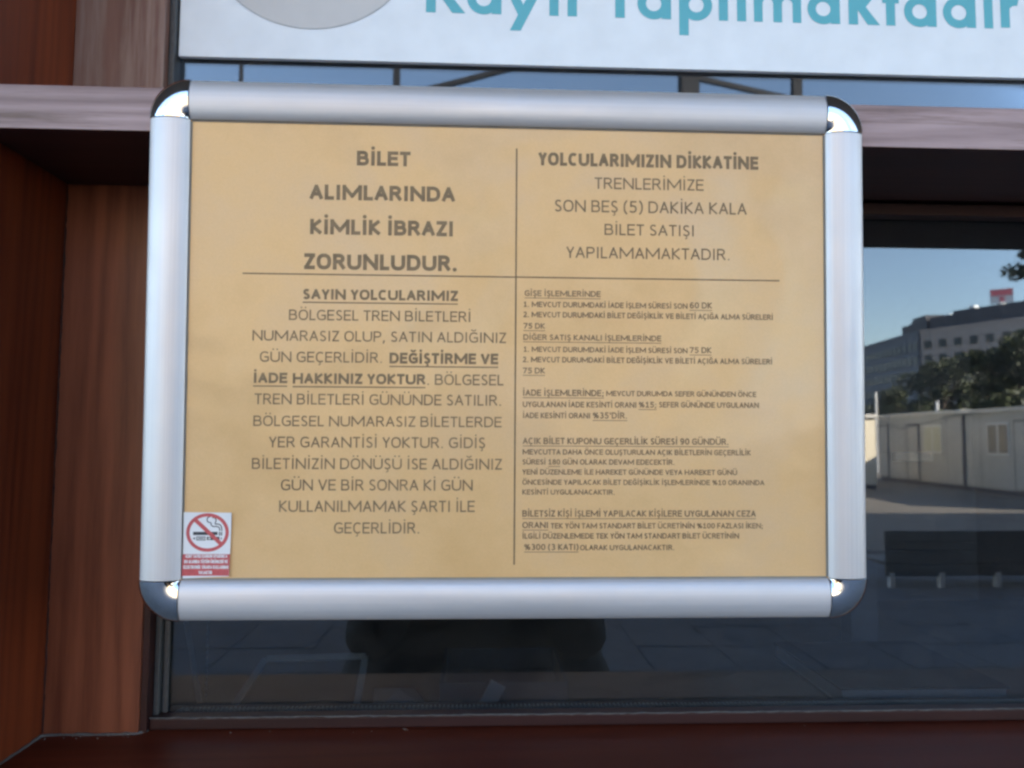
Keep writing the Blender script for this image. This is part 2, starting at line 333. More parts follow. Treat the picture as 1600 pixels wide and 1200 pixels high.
# ------------------------------------------------------------ aluminium snap frame
FO = Vector((.0294, .6773, 1.6773)); FROT = (R(90 + 1.98), 0, 0)
def tilted(name, label, cat):
    e = empty(name, FO, label, cat); e.rotation_euler = FROT; return e
def blocal(b, name, mats, parent, bevel=0):
    me_o = b.build(name, mats, None, bevel); me_o.parent = parent; me_o.location = (0, 0, 0); return me_o
HU, HV, RW = .285, .2015, .0345               # opening half sizes, rail width
def rail_w(r):                                # height of the rounded rail at distance r from its inner edge
    t = (r / RW) * 2 - 1
    return -.0015 + .0092 * sqrt(max(0, 1 - (t * .93) ** 2)) - .0024
PROF = [(0.0, -.0012)] + [(RW * (.5 - .5 * cos(pi * i / 22)), rail_w(RW * (.5 - .5 * cos(pi * i / 22)))) for i in range(23)] + [(RW, -.012), (RW - .003, -.0135), (.004, -.0135)]
def rail(hor, sign):
    b = MB(); L = (HU if hor else HV) - .0004; vs = []
    for e in (-L, L):
        for r, w_ in PROF:
            p = sign * ((HV if hor else HU) + r)
            vs.append((e, p, w_) if hor else (p, e, w_))
    n = len(PROF); fs = [(i, i + 1, n + i + 1, n + i) for i in range(n - 1)]
    if (hor and sign < 0) or (not hor and sign > 0): fs = [f[::-1] for f in fs]
    b.add(vs, fs, 0, True)
    b.add(vs[:n], [tuple(range(n))]); b.add(vs[n:], [tuple(range(n))]); return b
def brushed(name, axis):
    k = N(name); st = {'X': (3, 900, 3), 'Y': (900, 3, 3)}[axis]
    no = k.n('ShaderNodeTexNoise', Scale=1.0, Detail=3.0); k.l(k.coords(st), no.inputs['Vector'])
    k.l(k.ramp(no.outputs[0], [(.3, (.56, .56, .61)), (.7, (.61, .61, .66))]), k.b.inputs['Base Color'])
    k.b.inputs['Metallic'].default_value = .55; sc_ = k.n('ShaderNodeTexNoise', Scale=14.0, Detail=10.0, Roughness=.75); k.l(k.coords((1, 1, 1)), sc_.inputs['Vector']); mr_ = k.n('ShaderNodeMapRange'); mr_.inputs['To Min'].default_value = .38; mr_.inputs['To Max'].default_value = .62; k.l(sc_.outputs[0], mr_.inputs[0]); k.l(mr_.outputs[0], k.b.inputs['Roughness']); k.b.inputs['Roughness'].default_value = .5
    k.b.inputs['Anisotropic'].default_value = .3; k.bump(no.outputs[0], .02, .0002); return k.mat
M['alu_h'] = brushed('satin_aluminium_along_width', 'X'); M['alu_v'] = brushed('satin_aluminium_along_height', 'Y')
fr = tilted('snap_frame', 'satin aluminium snap frame with chrome corners round the yellow notice', 'frame')
for hor in (1, 0):
    for sg in (1, -1): blocal(rail(hor, sg), 'rail', M['alu_h' if hor else 'alu_v'], fr)
CP = [(.0002, -.0012)] + [(r, w_ + .0007) for r, w_ in PROF[1:24]] + [(RW + .0004, -.012), (RW - .003, -.0137)]
CP = [(r if i < 20 else r + .0004, w_) for i, (r, w_) in enumerate(CP)]
for su, sv in ((-1, 1), (1, 1), (1, -1), (-1, -1)):
    b = MB(); n = len(CP); K = 28; vs = []
    for k in range(K + 1):
        a = (pi / 2) * (k / K)
        for r, w_ in CP: vs.append((su * (HU + .0003 + r * cos(a)), sv * (HV + .0003 + r * sin(a)), w_))
    fs = [(k * n + i, k * n + i + 1, (k + 1) * n + i + 1, (k + 1) * n + i) for k in range(K) for i in range(n - 1)]
    if su * sv > 0: fs = [f[::-1] for f in fs]
    b.add(vs, fs, 0, True)
    b.add(vs[:n], [tuple(range(n))]); b.add(vs[-n:], [tuple(range(n))])
    blocal(b, 'corner_cap', M['chrome'], fr)
b = MB(); b.box(-HU - .012, HU + .012, -HV - .012, HV + .012, -.0128, -.0040); blocal(b, 'backboard', M['seam'], fr)
# grey strip painting the shadow line between rail and paper
b = MB()
for s_ in (1, -1):
    b.box(-HU + .0012, HU - .0012, s_ * HV - .0012 if s_ < 0 else HV - .0012, s_ * HV + .0012 if s_ < 0 else HV + .0012, -.0032, -.0022)
    b.box(s_ * HU - .0012, s_ * HU + .0012, -HV + .0012, HV - .0012, -.0032, -.0022)
blocal(b, 'shadow_line', simple('grey_painted_shadow', (.22, .22, .21), .5), fr)

# ------------------------------------------------------------ the notice and its print
k = N('yellow_card_paper'); c_ = k.coords((1, 1, 1))
n1 = k.n('ShaderNodeTexNoise', Scale=6.0, Detail=9.0, Roughness=.62); n2 = k.n('ShaderNodeTexNoise', Scale=900.0, Detail=3.0); k.l(c_, n1.inputs['Vector']); k.l(c_, n2.inputs['Vector'])
col = k.ramp(n1.outputs[0], [(.3, (.63, .385, .165)), (.5, (.71, .45, .215)), (.72, (.66, .445, .26))])
mx = k.n('ShaderNodeMix', data_type='RGBA', blend_type='MULTIPLY'); mx.inputs[0].default_value = .25; k.l(col, mx.inputs[6]); k.l(k.ramp(n2.outputs[0], [(.3, (.72, .7, .68)), (.7, (1, 1, 1))]), mx.inputs[7]); k.l(mx.outputs[2], k.b.inputs['Base Color'])
k.b.inputs['Roughness'].default_value = .55; k.b.inputs['Coat Weight'].default_value = .55; k.b.inputs['Coat Roughness'].default_value = .25; k.bump(n2.outputs[0], .35, .0002)
n3 = k.n('ShaderNodeTexNoise', Scale=4.5, Detail=2.0, Distortion=.8); k.l(c_, n3.inputs['Vector']); bc = k.n('ShaderNodeBump'); bc.inputs['Strength'].default_value = .6; bc.inputs['Distance'].default_value = .02; k.l(n3.outputs[0], bc.inputs['Height']); k.l(bc.outputs[0], k.b.inputs['Coat Normal']); k.b.inputs['Coat Roughness'].default_value = .16
M['paper'] = k.mat
M['ink'] = simple('faded_brown_ink', (.20, .135, .075), .6, var=.2, scale=30)
M['ink_small'] = simple('faded_small_print_ink', (.21, .14, .08), .6, var=.2, scale=30)
no_ = tilted('notice', 'yellow printed ticket notice in two columns inside the aluminium frame', 'notice')
b = MB(); NX, NY = 24, 18; pw, ph = HU + .009, HV + .007
def paper_w(u, v): return -.0026 + .0003 * sin(u * 9 + 1) * cos(v * 11)
vs = [(-pw + 2 * pw * i / NX, -ph + 2 * ph * j / NY, -.0030) for j in range(NY + 1) for i in range(NX + 1)]
b.add(vs, [(j * (NX + 1) + i, j * (NX + 1) + i + 1, (j + 1) * (NX + 1) + i + 1, (j + 1) * (NX + 1) + i) for j in range(NY) for i in range(NX)])
blocal(b, 'sheet', M['paper'], no_)

# print: every glyph is laid down as flat strokes of ink, humanist sans proportions
def SE(v): return math.copysign(abs(v) ** .84, v)
def EL(cx, cy, rx, ry, a0, a1, n=12): return [(cx + rx * SE(cos(R(a0 + (a1 - a0) * i / n))), cy + ry * SE(sin(R(a0 + (a1 - a0) * i / n)))) for i in range(n + 1)]
def CAT(pts, n=5):
    out = []; q = [pts[0]] + pts + [pts[-1]]
    for i in range(1, len(q) - 2):
        for k_ in range(n):
            t = k_ / n; p0, p1, p2, p3 = q[i - 1:i + 3]
            out.append(tuple(.5 * (2 * p1[a] + (p2[a] - p0[a]) * t + (2 * p0[a] - 5 * p1[a] + 4 * p2[a] - p3[a]) * t * t + (3 * p1[a] - p0[a] - 3 * p2[a] + p3[a]) * t ** 3) for a in (0, 1)))
    return out + [pts[-1]]
ST_ = [(0, 0), (0, 1)]
PB = [(0, 1), (.5, 1)] + EL(.5, .73, .5, .27, 90, -90) + [(0, .46)]
S_ = CAT([(.93, .90), (.72, .985), (.48, 1.0), (.2, .94), (.08, .77), (.2, .61), (.55, .49), (.85, .37), (.96, .22), (.84, .06), (.5, 0), (.22, .03), (.02, .12)])
G = {'A': (.90, [[(0, 0), (.5, 1)], [(.5, 1), (1, 0)], [(.19, .33), (.81, .33)]]),
 'B': (.845, [ST_, [(0, 1), (.5, 1)] + EL(.5, .765, .40, .235, 90, -90) + [(0, .53)], [(.4, .53), (.55, .53)] + EL(.55, .265, .45, .265, 90, -90) + [(0, 0)]]),
 'C': (.828, [EL(.58, .5, .58, .5, 50, 308, 18)]),
 'D': (.92, [ST_, [(0, 1), (.38, 1)] + EL(.38, .5, .62, .5, 90, -90) + [(0, 0)]]),
 'E': (.758, [ST_, [(0, 1), (1, 1)], [(0, 0), (1, 0)], [(0, .52), (.9, .52)]]),
 'F': (.713, [ST_, [(0, 1), (1, 1)], [(0, .5), (.9, .5)]]),
 'G': (.92, [EL(.56, .5, .56, .5, 52, 300, 18) + [(1, .10)], [(1, .10), (1, .47)], [(1, .47), (.60, .47)]]),
 'H': (.968, [ST_, [(1, 0), (1, 1)], [(0, .52), (1, .52)]]), 'I': (.391, [ST_]),
 'K': (.807, [ST_, [(.95, 1), (.08, .52)], [(.08, .52), (1, 0)]]), 'L': (.653, [ST_, [(0, 0), (1, 0)]]),
 'M': (1.28, [ST_, [(0, 1), (.5, .2)], [(.5, .2), (1, 1)], [(1, 1), (1, 0)]]), 'N': (1.003, [ST_, [(0, 1), (1, 0)], [(1, 0), (1, 1)]]),
 'O': (.97, [EL(.5, .5, .5, .5, 90, 450, 24)]), 'P': (.803, [ST_, PB]), 'R': (.843, [ST_, [(0, 1), (.45, 1)] + EL(.45, .75, .45, .25, 90, -90) + [(0, .5)], [(.5, .5), (1, 0)]]),
 'S': (.713, [S_]), 'T': (.757, [[(0, 1), (1, 1)], [(.5, 1), (.5, 0)]]), 'U': (.955, [[(0, 1), (0, .38)] + EL(.5, .38, .5, .38, 180, 360) + [(1, 1)]]),
 'V': (.881, [[(0, 1), (.5, 0)], [(.5, 0), (1, 1)]]), 'Y': (.757, [[(0, 1), (.5, .42)], [(.5, .42), (1, 1)], [(.5, .42), (.5, 0)]]),
 'Z': (.727, [[(0, 1), (1, 1)], [(1, 1), (0, 0)], [(0, 0), (1, 0)]]),
 '0': (.787, [EL(.5, .5, .5, .5, 90, 450, 20)]), '1': (.787, [[(.12, .80), (.52, 1)], [(.52, 1), (.52, 0)], [(.14, 0), (.9, 0)]]),
 '2': (.787, [CAT([(.06, .86), (.35, 1), (.68, .97), (.86, .76), (.72, .48), (.02, 0)]), [(.02, 0), (1, 0)]]),
 '3': (.787, [CAT([(.08, .92), (.4, 1), (.75, .94), (.84, .74), (.66, .56), (.36, .53)]), CAT([(.36, .53), (.75, .48), (.95, .27), (.78, .05), (.4, 0), (.04, .07)])]),
 '5': (.787, [[(.88, 1), (.16, 1)], [(.16, 1), (.14, .56)], CAT([(.14, .56), (.45, .60), (.8, .52), (.93, .28), (.74, .05), (.36, 0), (.04, .06)])]),
 '6': (.787, [CAT([(.86, .95), (.55, 1), (.22, .84), (.05, .5), (.08, .22), (.3, .01), (.62, 0), (.92, .14), (.93, .44), (.66, .58), (.3, .54), (.06, .36)])]),
 '7': (.787, [[(0, 1), (1, 1)], [(1, 1), (.3, 0)]]), '8': (.787, [EL(.5, .765, .40, .235, 90, 450, 16), EL(.5, .265, .48, .265, 90, 450, 16)]),
 '9': (.787, [CAT([(.14, .05), (.45, 0), (.78, .16), (.95, .5), (.92, .78), (.7, .99), (.38, 1), (.08, .86), (.07, .56), (.34, .42), (.7, .46), (.94, .64)])]),
 '4': (.787, [[(.68, 0), (.68, 1)], [(.68, 1), (0, .26)], [(0, .26), (1, .26)]]),
 '.': (.391, []), ',': (.388, [[(.5, .03), (.1, -.2)]]), ';': (.415, [[(.5, .03), (.1, -.2)]]), "'": (.343, [[(.5, 1), (.5, .72)]]),
 '(': (.47, [CAT([(1, 1.12), (.2, .8), (0, .45), (.2, .08), (1, -.22)])]), ')': (.47, [CAT([(0, 1.12), (.8, .8), (1, .45), (.8, .08), (0, -.22)])]),
 '%': (1.11, [EL(.2, .76, .18, .22, 90, 450, 12), EL(.8, .24, .18, .22, 90, 450, 12), [(.78, 1), (.22, 0)]])}
BASE = {'İ': 'I', 'Ö': 'O', 'Ü': 'U', 'Ğ': 'G', 'Ş': 'S', 'Ç': 'C', 'I': 'I'}
WST = {0: .135, 1: .235, 2: .19}
def ink_strip(b, pts, wd, z, wfun=None):
    n = len(pts); L = []
    for i, p in enumerate(pts):
        a = pts[max(i - 1, 0)]; c = pts[min(i + 1, n - 1)]
        dx, dy = c[0] - a[0], c[1] - a[1]; l = sqrt(dx * dx + dy * dy) or 1; L.append((-dy / l * wd / 2, dx / l * wd / 2))
    vs = []
    for p, q in zip(pts, L):
        for s_ in (-1, 1):
            x, y = p[0] + s_ * q[0], p[1] + s_ * q[1]; vs.append((x, y, (wfun(x, y) if wfun else 0) + z))
    b.add(vs, [(2 * i, 2 * i + 2, 2 * i + 3, 2 * i + 1) for i in range(n - 1)])
def put_text(txt, x0, x1, base, cap, weight, mat, name, parent, z=-.0028, wfun=None):
    wst = WST.get(weight, weight); sb = .05 if wst > .15 else .062
    def adv(c): return .34 if c == ' ' else G[BASE.get(c, c)][0] + (.03 if wst > .15 else 0)
    nat = sum(adv(c) for c in txt) - 2 * sb; sx = (x1 - x0) / (nat * cap); b = MB(); x = x0 - sb * cap * sx; wd = wst * cap; zi = 0
    for c in txt:
        if c != ' ':
            g = BASE.get(c, c); gl = x + sb * cap * sx; gr = x + (adv(c) - sb) * cap * sx
            if g == 'I': gl = gr = (gl + gr) / 2; h = 0
            else: h = wd / 2; gl += h; gr -= h
            def T(p): return (gl + p[0] * (gr - gl), base + wd / 2 + p[1] * (cap - wd))
            for s_ in G[g][1]:
                q = [T(p) for p in s_]
                def ext(a, c_, k_):
                    d = Vector((a[0] - c_[0], a[1] - c_[1])); d.normalize(); return (a[0] + d.x * k_, a[1] + d.y * k_)
                if len(s_) == 2 or g in 'BDPR':
                    ax = abs(q[0][0] - q[1][0]) < 1e-9 or abs(q[0][1] - q[1][1]) < 1e-9
                    q[0], q[-1] = ext(q[0], q[1], wd * (.5 if ax else .34)), ext(q[-1], q[-2], wd * (.5 if ax else .34))
                elif g in 'UGT6925': q[0], q[-1] = ext(q[0], q[1], wd * .3), ext(q[-1], q[-2], wd * .3)
                zi += 1; ink_strip(b, q, wd, z + (zi % 6) * 6e-6, wfun)
            mx_ = (gl + gr) / 2; dot = wd * .56
            def dotat(px_, py_):
                vs = [(px_ + dot * cos(pi * j / 4 + .39), py_ + dot * sin(pi * j / 4 + .39)) for j in range(8)]
                b.add([(a, c_, (wfun(a, c_) if wfun else 0) + z + 4e-5) for a, c_ in vs], [tuple(range(8))])
            if c == 'İ': dotat(mx_, base + cap * 1.2)
            if c in 'ÖÜ': dotat(mx_ - cap * .18 * sx, base + cap * 1.2); dotat(mx_ + cap * .18 * sx, base + cap * 1.2)
            if c == 'Ğ': ink_strip(b, [(mx_ + cap * .2 * sx * cos(R(a)), base + cap * (1.3 + .16 * sin(R(a)))) for a in range(190, 351, 20)], wd * .7, z, wfun)
            if c in 'ŞÇ': ink_strip(b, [(mx_, base + wd * .2), (mx_ + wd * .1, base - cap * .06), (mx_ + wd * .45, base - cap * .13), (mx_ + wd * .1, base - cap * .22), (mx_ - cap * .12, base - cap * .22)], wd * .6, z + 3e-5, wfun)
            if c in '.;,': dotat(mx_, base + dot * .8)
            if c == ';': dotat(mx_, base + cap * .55)
        x += adv(c) * cap * sx
    return blocal(b, name, mat, parent)
LINES = [
    ("heading", "BİLET", -139.3, -91.8, 164.1, 13.2, 1, 0),
    ("heading", "ALIMLARINDA", -180.5, -51.7, 132.7, 13.6, 1, 0),
    ("heading", "KİMLİK İBRAZI", -179.6, -52.8, 101.7, 13.6, 1, 0),
    ("heading", "ZORUNLUDUR.", -184.3, -49.2, 70.4, 14.2, 1, 0),
    ("heading", "YOLCULARIMIZIN DİKKATİNE", 22.9, 223.9, 167.5, 12.0, 1, 0),
    ("body", "TRENLERİMİZE", 73.8, 173.4, 147.1, 10.4, 0, 0),
    ("body", "SON BEŞ (5) DAKİKA KALA", 37.7, 212.9, 125.8, 10.8, 0, 0),
    ("body", "BİLET SATIŞI", 82.9, 164.9, 105.3, 10.1, 0, 0),
    ("body", "YAPILAMAMAKTADIR.", 48.5, 197.6, 84.0, 10.3, 0, 0),
    ("body", "SAYIN YOLCULARIMIZ", -185.0, -48.4, 43.7, 9.3, 1, 1),
    ("body", "BÖLGESEL TREN BİLETLERİ", -196.8, -36.6, 25.2, 9.3, 0, 0),
    ("body", "NUMARASIZ OLUP, SATIN ALDIĞINIZ", -228.2, -5.2, 6.7, 9.3, 0, 0),
    ("body", "GÜN GEÇERLİDİR.", -221.5, -114.3, -12.0, 9.3, 0, 0),
    ("body", "DEĞİŞTİRME VE", -108.3, -12.1, -12.4, 9.6, 1, 1),
    ("body", "İADE", -226.8, -197.4, -30.6, 9.2, 1, 1),
    ("body", "HAKKINIZ YOKTUR", -192.6, -76.4, -30.9, 9.3, 1, 1),
    ("body", ". BÖLGESEL", -75.3, -7.3, -31.1, 9.5, 0, 0),
    ("body", "TREN BİLETLERİ GÜNÜNDE SATILIR.", -225.4, -8.8, -49.2, 9.5, 0, 0),
    ("body", "BÖLGESEL NUMARASIZ BİLETLERDE", -226.1, -8.7, -68.3, 9.2, 0, 0),
    ("body", "YER GARANTİSİ YOKTUR. GİDİŞ", -212.2, -23.0, -86.9, 9.5, 0, 0),
    ("body", "BİLETİNİZİN DÖNÜŞÜ İSE ALDIĞINIZ", -226.7, -8.2, -105.8, 9.6, 0, 0),
    ("body", "GÜN VE BİR SONRA Kİ GÜN", -201.3, -33.9, -124.4, 9.7, 0, 0),
    ("body", "KULLANILMAMAK ŞARTI İLE", -202.6, -31.9, -143.1, 9.9, 0, 0),
    ("body", "GEÇERLİDİR.", -154.8, -79.9, -161.9, 9.7, 0, 0),
    ("small", "GİŞE İŞLEMLERİNDE", 11.1, 79.5, 49.1, 5.2, 2, 1),
    ("small", "1. MEVCUT DURUMDAKİ İADE İŞLEM SÜRESİ SON", 10.1, 158.4, 39.3, 4.9, 2, 0),
    ("small", "60 DK", 160.3, 180.8, 39.8, 5.6, 2, 1),
    ("small", "2. MEVCUT DURUMDAKİ BİLET DEĞİŞİKLİK VE BİLETİ AÇIĞA ALMA SÜRELERİ", 10.1, 236.7, 30.1, 5.0, 2, 0),
    ("small", "75 DK", 10.2, 29.5, 19.8, 5.1, 2, 1),
    ("small", "DİĞER SATIŞ KANALI İŞLEMLERİNDE", 10.2, 134.4, 9.7, 5.1, 2, 1),
    ("small", "1. MEVCUT DURUMDAKİ İADE İŞLEM SÜRESİ SON", 10.3, 158.3, -0.9, 4.8, 2, 0),
    ("small", "75 DK", 160.2, 180.2, -0.6, 5.4, 2, 1),
    ("small", "2. MEVCUT DURUMDAKİ BİLET DEĞİŞİKLİK VE BİLETİ AÇIĞA ALMA SÜRELERİ", 9.8, 235.8, -10.2, 5.0, 2, 0),
    ("small", "75 DK", 9.9, 29.7, -20.2, 5.2, 2, 1),
    ("small", "İADE İŞLEMLERİNDE;", 10.0, 82.8, -40.1, 5.6, 2, 1),
    ("small", "MEVCUT DURUMDA SEFER GÜNÜNDEN ÖNCE", 84.7, 220.9, -39.8, 4.7, 2, 0),
    ("small", "UYGULANAN İADE KESİNTİ ORANI", 10.0, 112.1, -50.2, 5.1, 2, 0),
    ("small", "%15;", 114.0, 130.3, -50.0, 5.3, 2, 1),
    ("small", "SEFER GÜNÜNDE UYGULANAN", 132.4, 223.3, -49.7, 5.0, 2, 0),
    ("small", "İADE KESİNTİ ORANI", 10.1, 70.5, -60.0, 5.0, 2, 0),
    ("small", "%35'DİR.", 72.6, 103.7, -60.0, 5.6, 2, 1),
    ("small", "AÇIK BİLET KUPONU GEÇERLİLİK SÜRESİ 90 GÜNDÜR.", 10.2, 195.6, -83.0, 5.7, 2, 1),
    ("small", "MEVCUTTA DAHA ÖNCE OLUŞTURULAN AÇIK BİLETLERİN GEÇERLİLİK", 10.2, 215.8, -92.3, 4.8, 2, 0),
    ("small", "SÜRESİ", 10.0, 30.7, -101.1, 4.6, 2, 0),
    ("small", "180", 33.0, 43.6, -101.1, 4.8, 2, 1),
    ("small", "GÜN OLARAK DEVAM EDECEKTİR.", 45.8, 146.6, -101.1, 4.8, 2, 0),
    ("small", "YENİ DÜZENLEME İLE HAREKET GÜNÜNDE VEYA HAREKET GÜNÜ", 10.1, 203.1, -110.0, 4.7, 2, 0),
    ("small", "ÖNCESİNDE YAPILACAK BİLET DEĞİŞİKLİK İŞLEMLERİNDE %10 ORANINDA", 10.1, 227.9, -119.0, 4.6, 2, 0),
    ("small", "KESİNTİ UYGULANACAKTIR.", 10.1, 92.8, -127.7, 4.6, 2, 0),
    ("small", "BİLETSİZ KİŞİ İŞLEMİ YAPILACAK KİŞİLERE UYGULANAN CEZA", 10.2, 220.0, -147.2, 5.7, 2, 1),
    ("small", "ORANI", 10.3, 33.4, -157.3, 5.5, 2, 1),
    ("small", "TEK YÖN TAM STANDART BİLET ÜCRETİNİN %100 FAZLASI İKEN;", 35.5, 226.7, -157.6, 4.8, 2, 0),
    ("small", "İLGİLİ DÜZENLEMEDE TEK YÖN TAM STANDART BİLET ÜCRETİNİN", 10.3, 204.7, -166.6, 4.9, 2, 0),
    ("small", "%300 (3 KATI)", 12.0, 60.3, -176.6, 5.5, 2, 1),
    ("small", "OLARAK UYGULANACAKTIR.", 61.7, 146.3, -176.8, 4.8, 2, 0),
]
for kind, txt, x0, x1, base, cap, wt, ul in LINES:
    mat = M['ink_small'] if kind == 'small' else M['ink']
    t = put_text(txt, x0 / 1000, x1 / 1000, base / 1000, cap / 1000, wt, mat, {'heading': 'heading_text'}.get(kind, 'text_line'), no_)
    if ul:
        th = .0011 if kind != 'small' else .0006; gp = .0021 if kind != 'small' else .0014
        b = MB(); b.add([(x0 / 1000, base / 1000 - gp - th, -.0028), (x1 / 1000, base / 1000 - gp - th, -.0028), (x1 / 1000, base / 1000 - gp, -.0028), (x0 / 1000, base / 1000 - gp, -.0028)], [(0, 1, 2, 3)])
        blocal(b, 'underline', mat, no_)
for (x0, y0, x1, y1) in ((-.2378, .0654, .2428, .0666), (.0026, -.1893, .0039, .1823)):
    b = MB(); b.add([(x0, y0, -.0027), (x1, y0, -.0027), (x1, y1, -.0027), (x0, y1, -.0027)], [(0, 1, 2, 3)]); blocal(b, 'ruled_line', M['ink'], no_)

# ------------------------------------------------------------ no-smoking sticker
M['st_white'] = simple('white_sticker_vinyl', (.74, .75, .80), .35, var=.02, coat=.3)
M['st_red'] = simple('faded_red_print', (.50, .085, .10), .4, var=.12, scale=60)
M['st_black'] = simple('black_print', (.03, .035, .05), .45)
st = tilted('no_smoking_sticker', 'small white sticker with a red barred cigarette in the lower left corner of the notice', 'sticker')
def sw(x, y):                                   # slight curl away from the sheet towards the right and top edge
    cx_ = max(0, (x + .262) / .02); cy_ = max(0, (y + .158) / .015); cb = max(0, (-.185 - y) / .014)
    return -.0018 + .0013 * cx_ ** 2 * (.4 + .6 * cb) + .0006 * cy_ ** 2
def P(u, v): return ((-.2632 + (u - 551) * .000054), (-.1609 - (v - 400) * .0000547))
def sheet(name, quad, mat, z, n=14):
    b = MB(); vs = []
    for j in range(n + 1):
        for i in range(n + 1):
            s_, t_ = i / n, j / n
            x = (1 - t_) * ((1 - s_) * quad[0][0] + s_ * quad[1][0]) + t_ * ((1 - s_) * quad[3][0] + s_ * quad[2][0])
            y = (1 - t_) * ((1 - s_) * quad[0][1] + s_ * quad[1][1]) + t_ * ((1 - s_) * quad[3][1] + s_ * quad[2][1])
            vs.append((x, y, sw(x, y) + z))
    b.add(vs, [(j * (n + 1) + i, (j + 1) * (n + 1) + i, (j + 1) * (n + 1) + i + 1, j * (n + 1) + i + 1) for j in range(n) for i in range(n)], 0, True)
    o = blocal(b, name, mat, st); return o
sheet('vinyl', [(-.2838, -.1432), (-.2428, -.1436), (-.2440, -.1985), (-.2838, -.2003)], M['st_white'], 0)
sheet('red_panel', [P(165, 738), P(915, 738), P(905, 1078), P(150, 1080)], M['st_red'], .00008)
def strip(b, pts, wd, z, closed=False):
    pts = [Vector((*p, 0)) for p in pts]; n = len(pts); vs = []
    for i, p in enumerate(pts):
        a = pts[i - 1] if (i or closed) else p; c = pts[(i + 1) % n] if (i < n - 1 or closed) else p
        d = (c - a).normalized(); q = Vector((-d.y, d.x, 0)) * wd / 2
        for s_ in (1, -1): vs.append(((p + q * s_).x, (p + q * s_).y, sw(p.x, p.y) + z))
    b.add(vs, [(2 * i, 2 * i + 1, 2 * ((i + 1) % n) + 1, 2 * ((i + 1) % n)) for i in range(n if closed else n - 1)])
def seg(a, c, n=12): return [(a[0] + (c[0] - a[0]) * i / n, a[1] + (c[1] - a[1]) * i / n) for i in range(n + 1)]
def spline(pts, n=8):
    out = []; q = [pts[0]] + pts + [pts[-1]]
    for i in range(1, len(q) - 2):
        for k_ in range(n):
            t = k_ / n; p0, p1, p2, p3 = q[i - 1:i + 3]
            out.append(tuple(.5 * (2 * p1[a] + (p2[a] - p0[a]) * t + (2 * p0[a] - 5 * p1[a] + 4 * p2[a] - p3[a]) * t * t + (3 * p1[a] - p0[a] - 3 * p2[a] + p3[a]) * t ** 3) for a in (0, 1)))
    return out + [pts[-1]]
b = MB(); strip(b, seg(P(322, 413), P(710, 413)), .0028, .00008); strip(b, seg(P(741, 388), P(741, 446), 3), .0011, .00008); strip(b, seg(P(773, 388), P(773, 446), 3), .0010, .00008)
strip(b, spline([P(588, 145), P(553, 160), P(540, 195), P(556, 232), P(600, 246), P(606, 278), P(640, 303), P(700, 303), P(736, 328), P(743, 372)]), .0009, .00008)
strip(b, spline([P(622, 160), P(662, 168), P(682, 205), P(670, 262), P(715, 264), P(758, 288), P(773, 330), P(775, 372)]), .0009, .00008)
blocal(b, 'cigarette_symbol', M['st_black'], st)
b = MB(); strip(b, seg(P(375, 467), P(520, 467)), .0007, .00008); strip(b, seg(P(375, 516), P(520, 516)), .0007, .00008); strip(b, seg(P(381, 470), P(381, 514), 3), .0007, .00008); strip(b, seg(P(513, 470), P(513, 514), 3), .0007, .00008)
strip(b, seg(P(540, 491), P(562, 491), 3), .0030, .00008); strip(b, seg(P(600, 491), P(742, 491)), .0030, .00008); strip(b, seg(P(562, 475), P(600, 475), 4), .0008, .00008); strip(b, seg(P(562, 508), P(600, 508), 4), .0008, .00008)
strip(b, seg(P(762, 491), P(778, 491), 2), .0016, .00008); strip(b, seg(P(400, 491), P(495, 491)), .0008, .00008)
q = [P(318, 491), P(352, 470), P(352, 512)]; b.add([(x, y, sw(x, y) + .00008) for x, y in q], [(0, 1, 2)])
blocal(b, 'vaporiser_symbol', M['st_black'], st)
b = MB(); strip(b, [P(551 + 312 * cos(2 * pi * i / 64), 397 + 278 * sin(2 * pi * i / 64)) for i in range(64)], .0029, .00016, True); strip(b, seg(P(345, 190), P(760, 572)), .0034, .00016)
blocal(b, 'prohibition_ring', M['st_red'], st)
for txt, u0, u1, vb in (('4207 SAYILI KANUN UYARINCA', 212, 872, 796), ('BU ALANDA TÜTÜN ÜRÜNLERİ VE', 192, 880, 881), ('ELEKTRONİK SİGARA KULLANIMI', 180, 893, 968), ('YASAKTIR', 422, 635, 1053)):
    x0, y0 = P(u0, vb); x1, _y = P(u1, vb)
    put_text(txt, x0, x1, y0, .0029, .20, M['st_white'], 'sticker_text', st, z=.0002, wfun=lambda x, y: sw(x, y))

# ------------------------------------------------------------ things inside the office behind the glass
M['beige'] = simple('beige_laminate', (.22, .17, .12), .5, var=.1)
M['white'] = simple('white_paper', (.8, .82, .84), .6, var=.03)
M['offwhite'] = simple('offwhite_plastic', (.6, .62, .6), .4, var=.05)
M['grey'] = simple('mid_grey_laminate', (.15, .155, .17), .5, var=.08)
M['dark'] = simple('dark_plastic', (.03, .032, .037), .5)
t = empty('office_desk', (.4, 1.3, 0), 'beige topped office desk behind the lower edge of the glass', 'desk')
MB().box(-.7, 1.7, .955, 1.75, 1.205, 1.232).build('desk_top', M['beige'], t, .002)
MB().box(-.7, 1.7, 1.0, 1.02, .05, 1.205).build('front_panel', M['grey'], t)
t = empty('document_stand', (-.24, 1.1, 1.232), 'white rimmed slanted stand behind the glass below the lower left of the notice', 'stand')
q = [(-.3245, 1.06, 1.236), (-.296, 1.12, 1.287), (-.157, 1.12, 1.290), (-.160, 1.06, 1.236)]
b = MB()
for a, c in ((q[0], q[1]), (q[1], q[2]), (q[2], q[3]), (q[3], q[0])): b.bar(a, c, .009, .006, up=(0, -1, 1))
b.build('rim', M['offwhite'], t, .001)
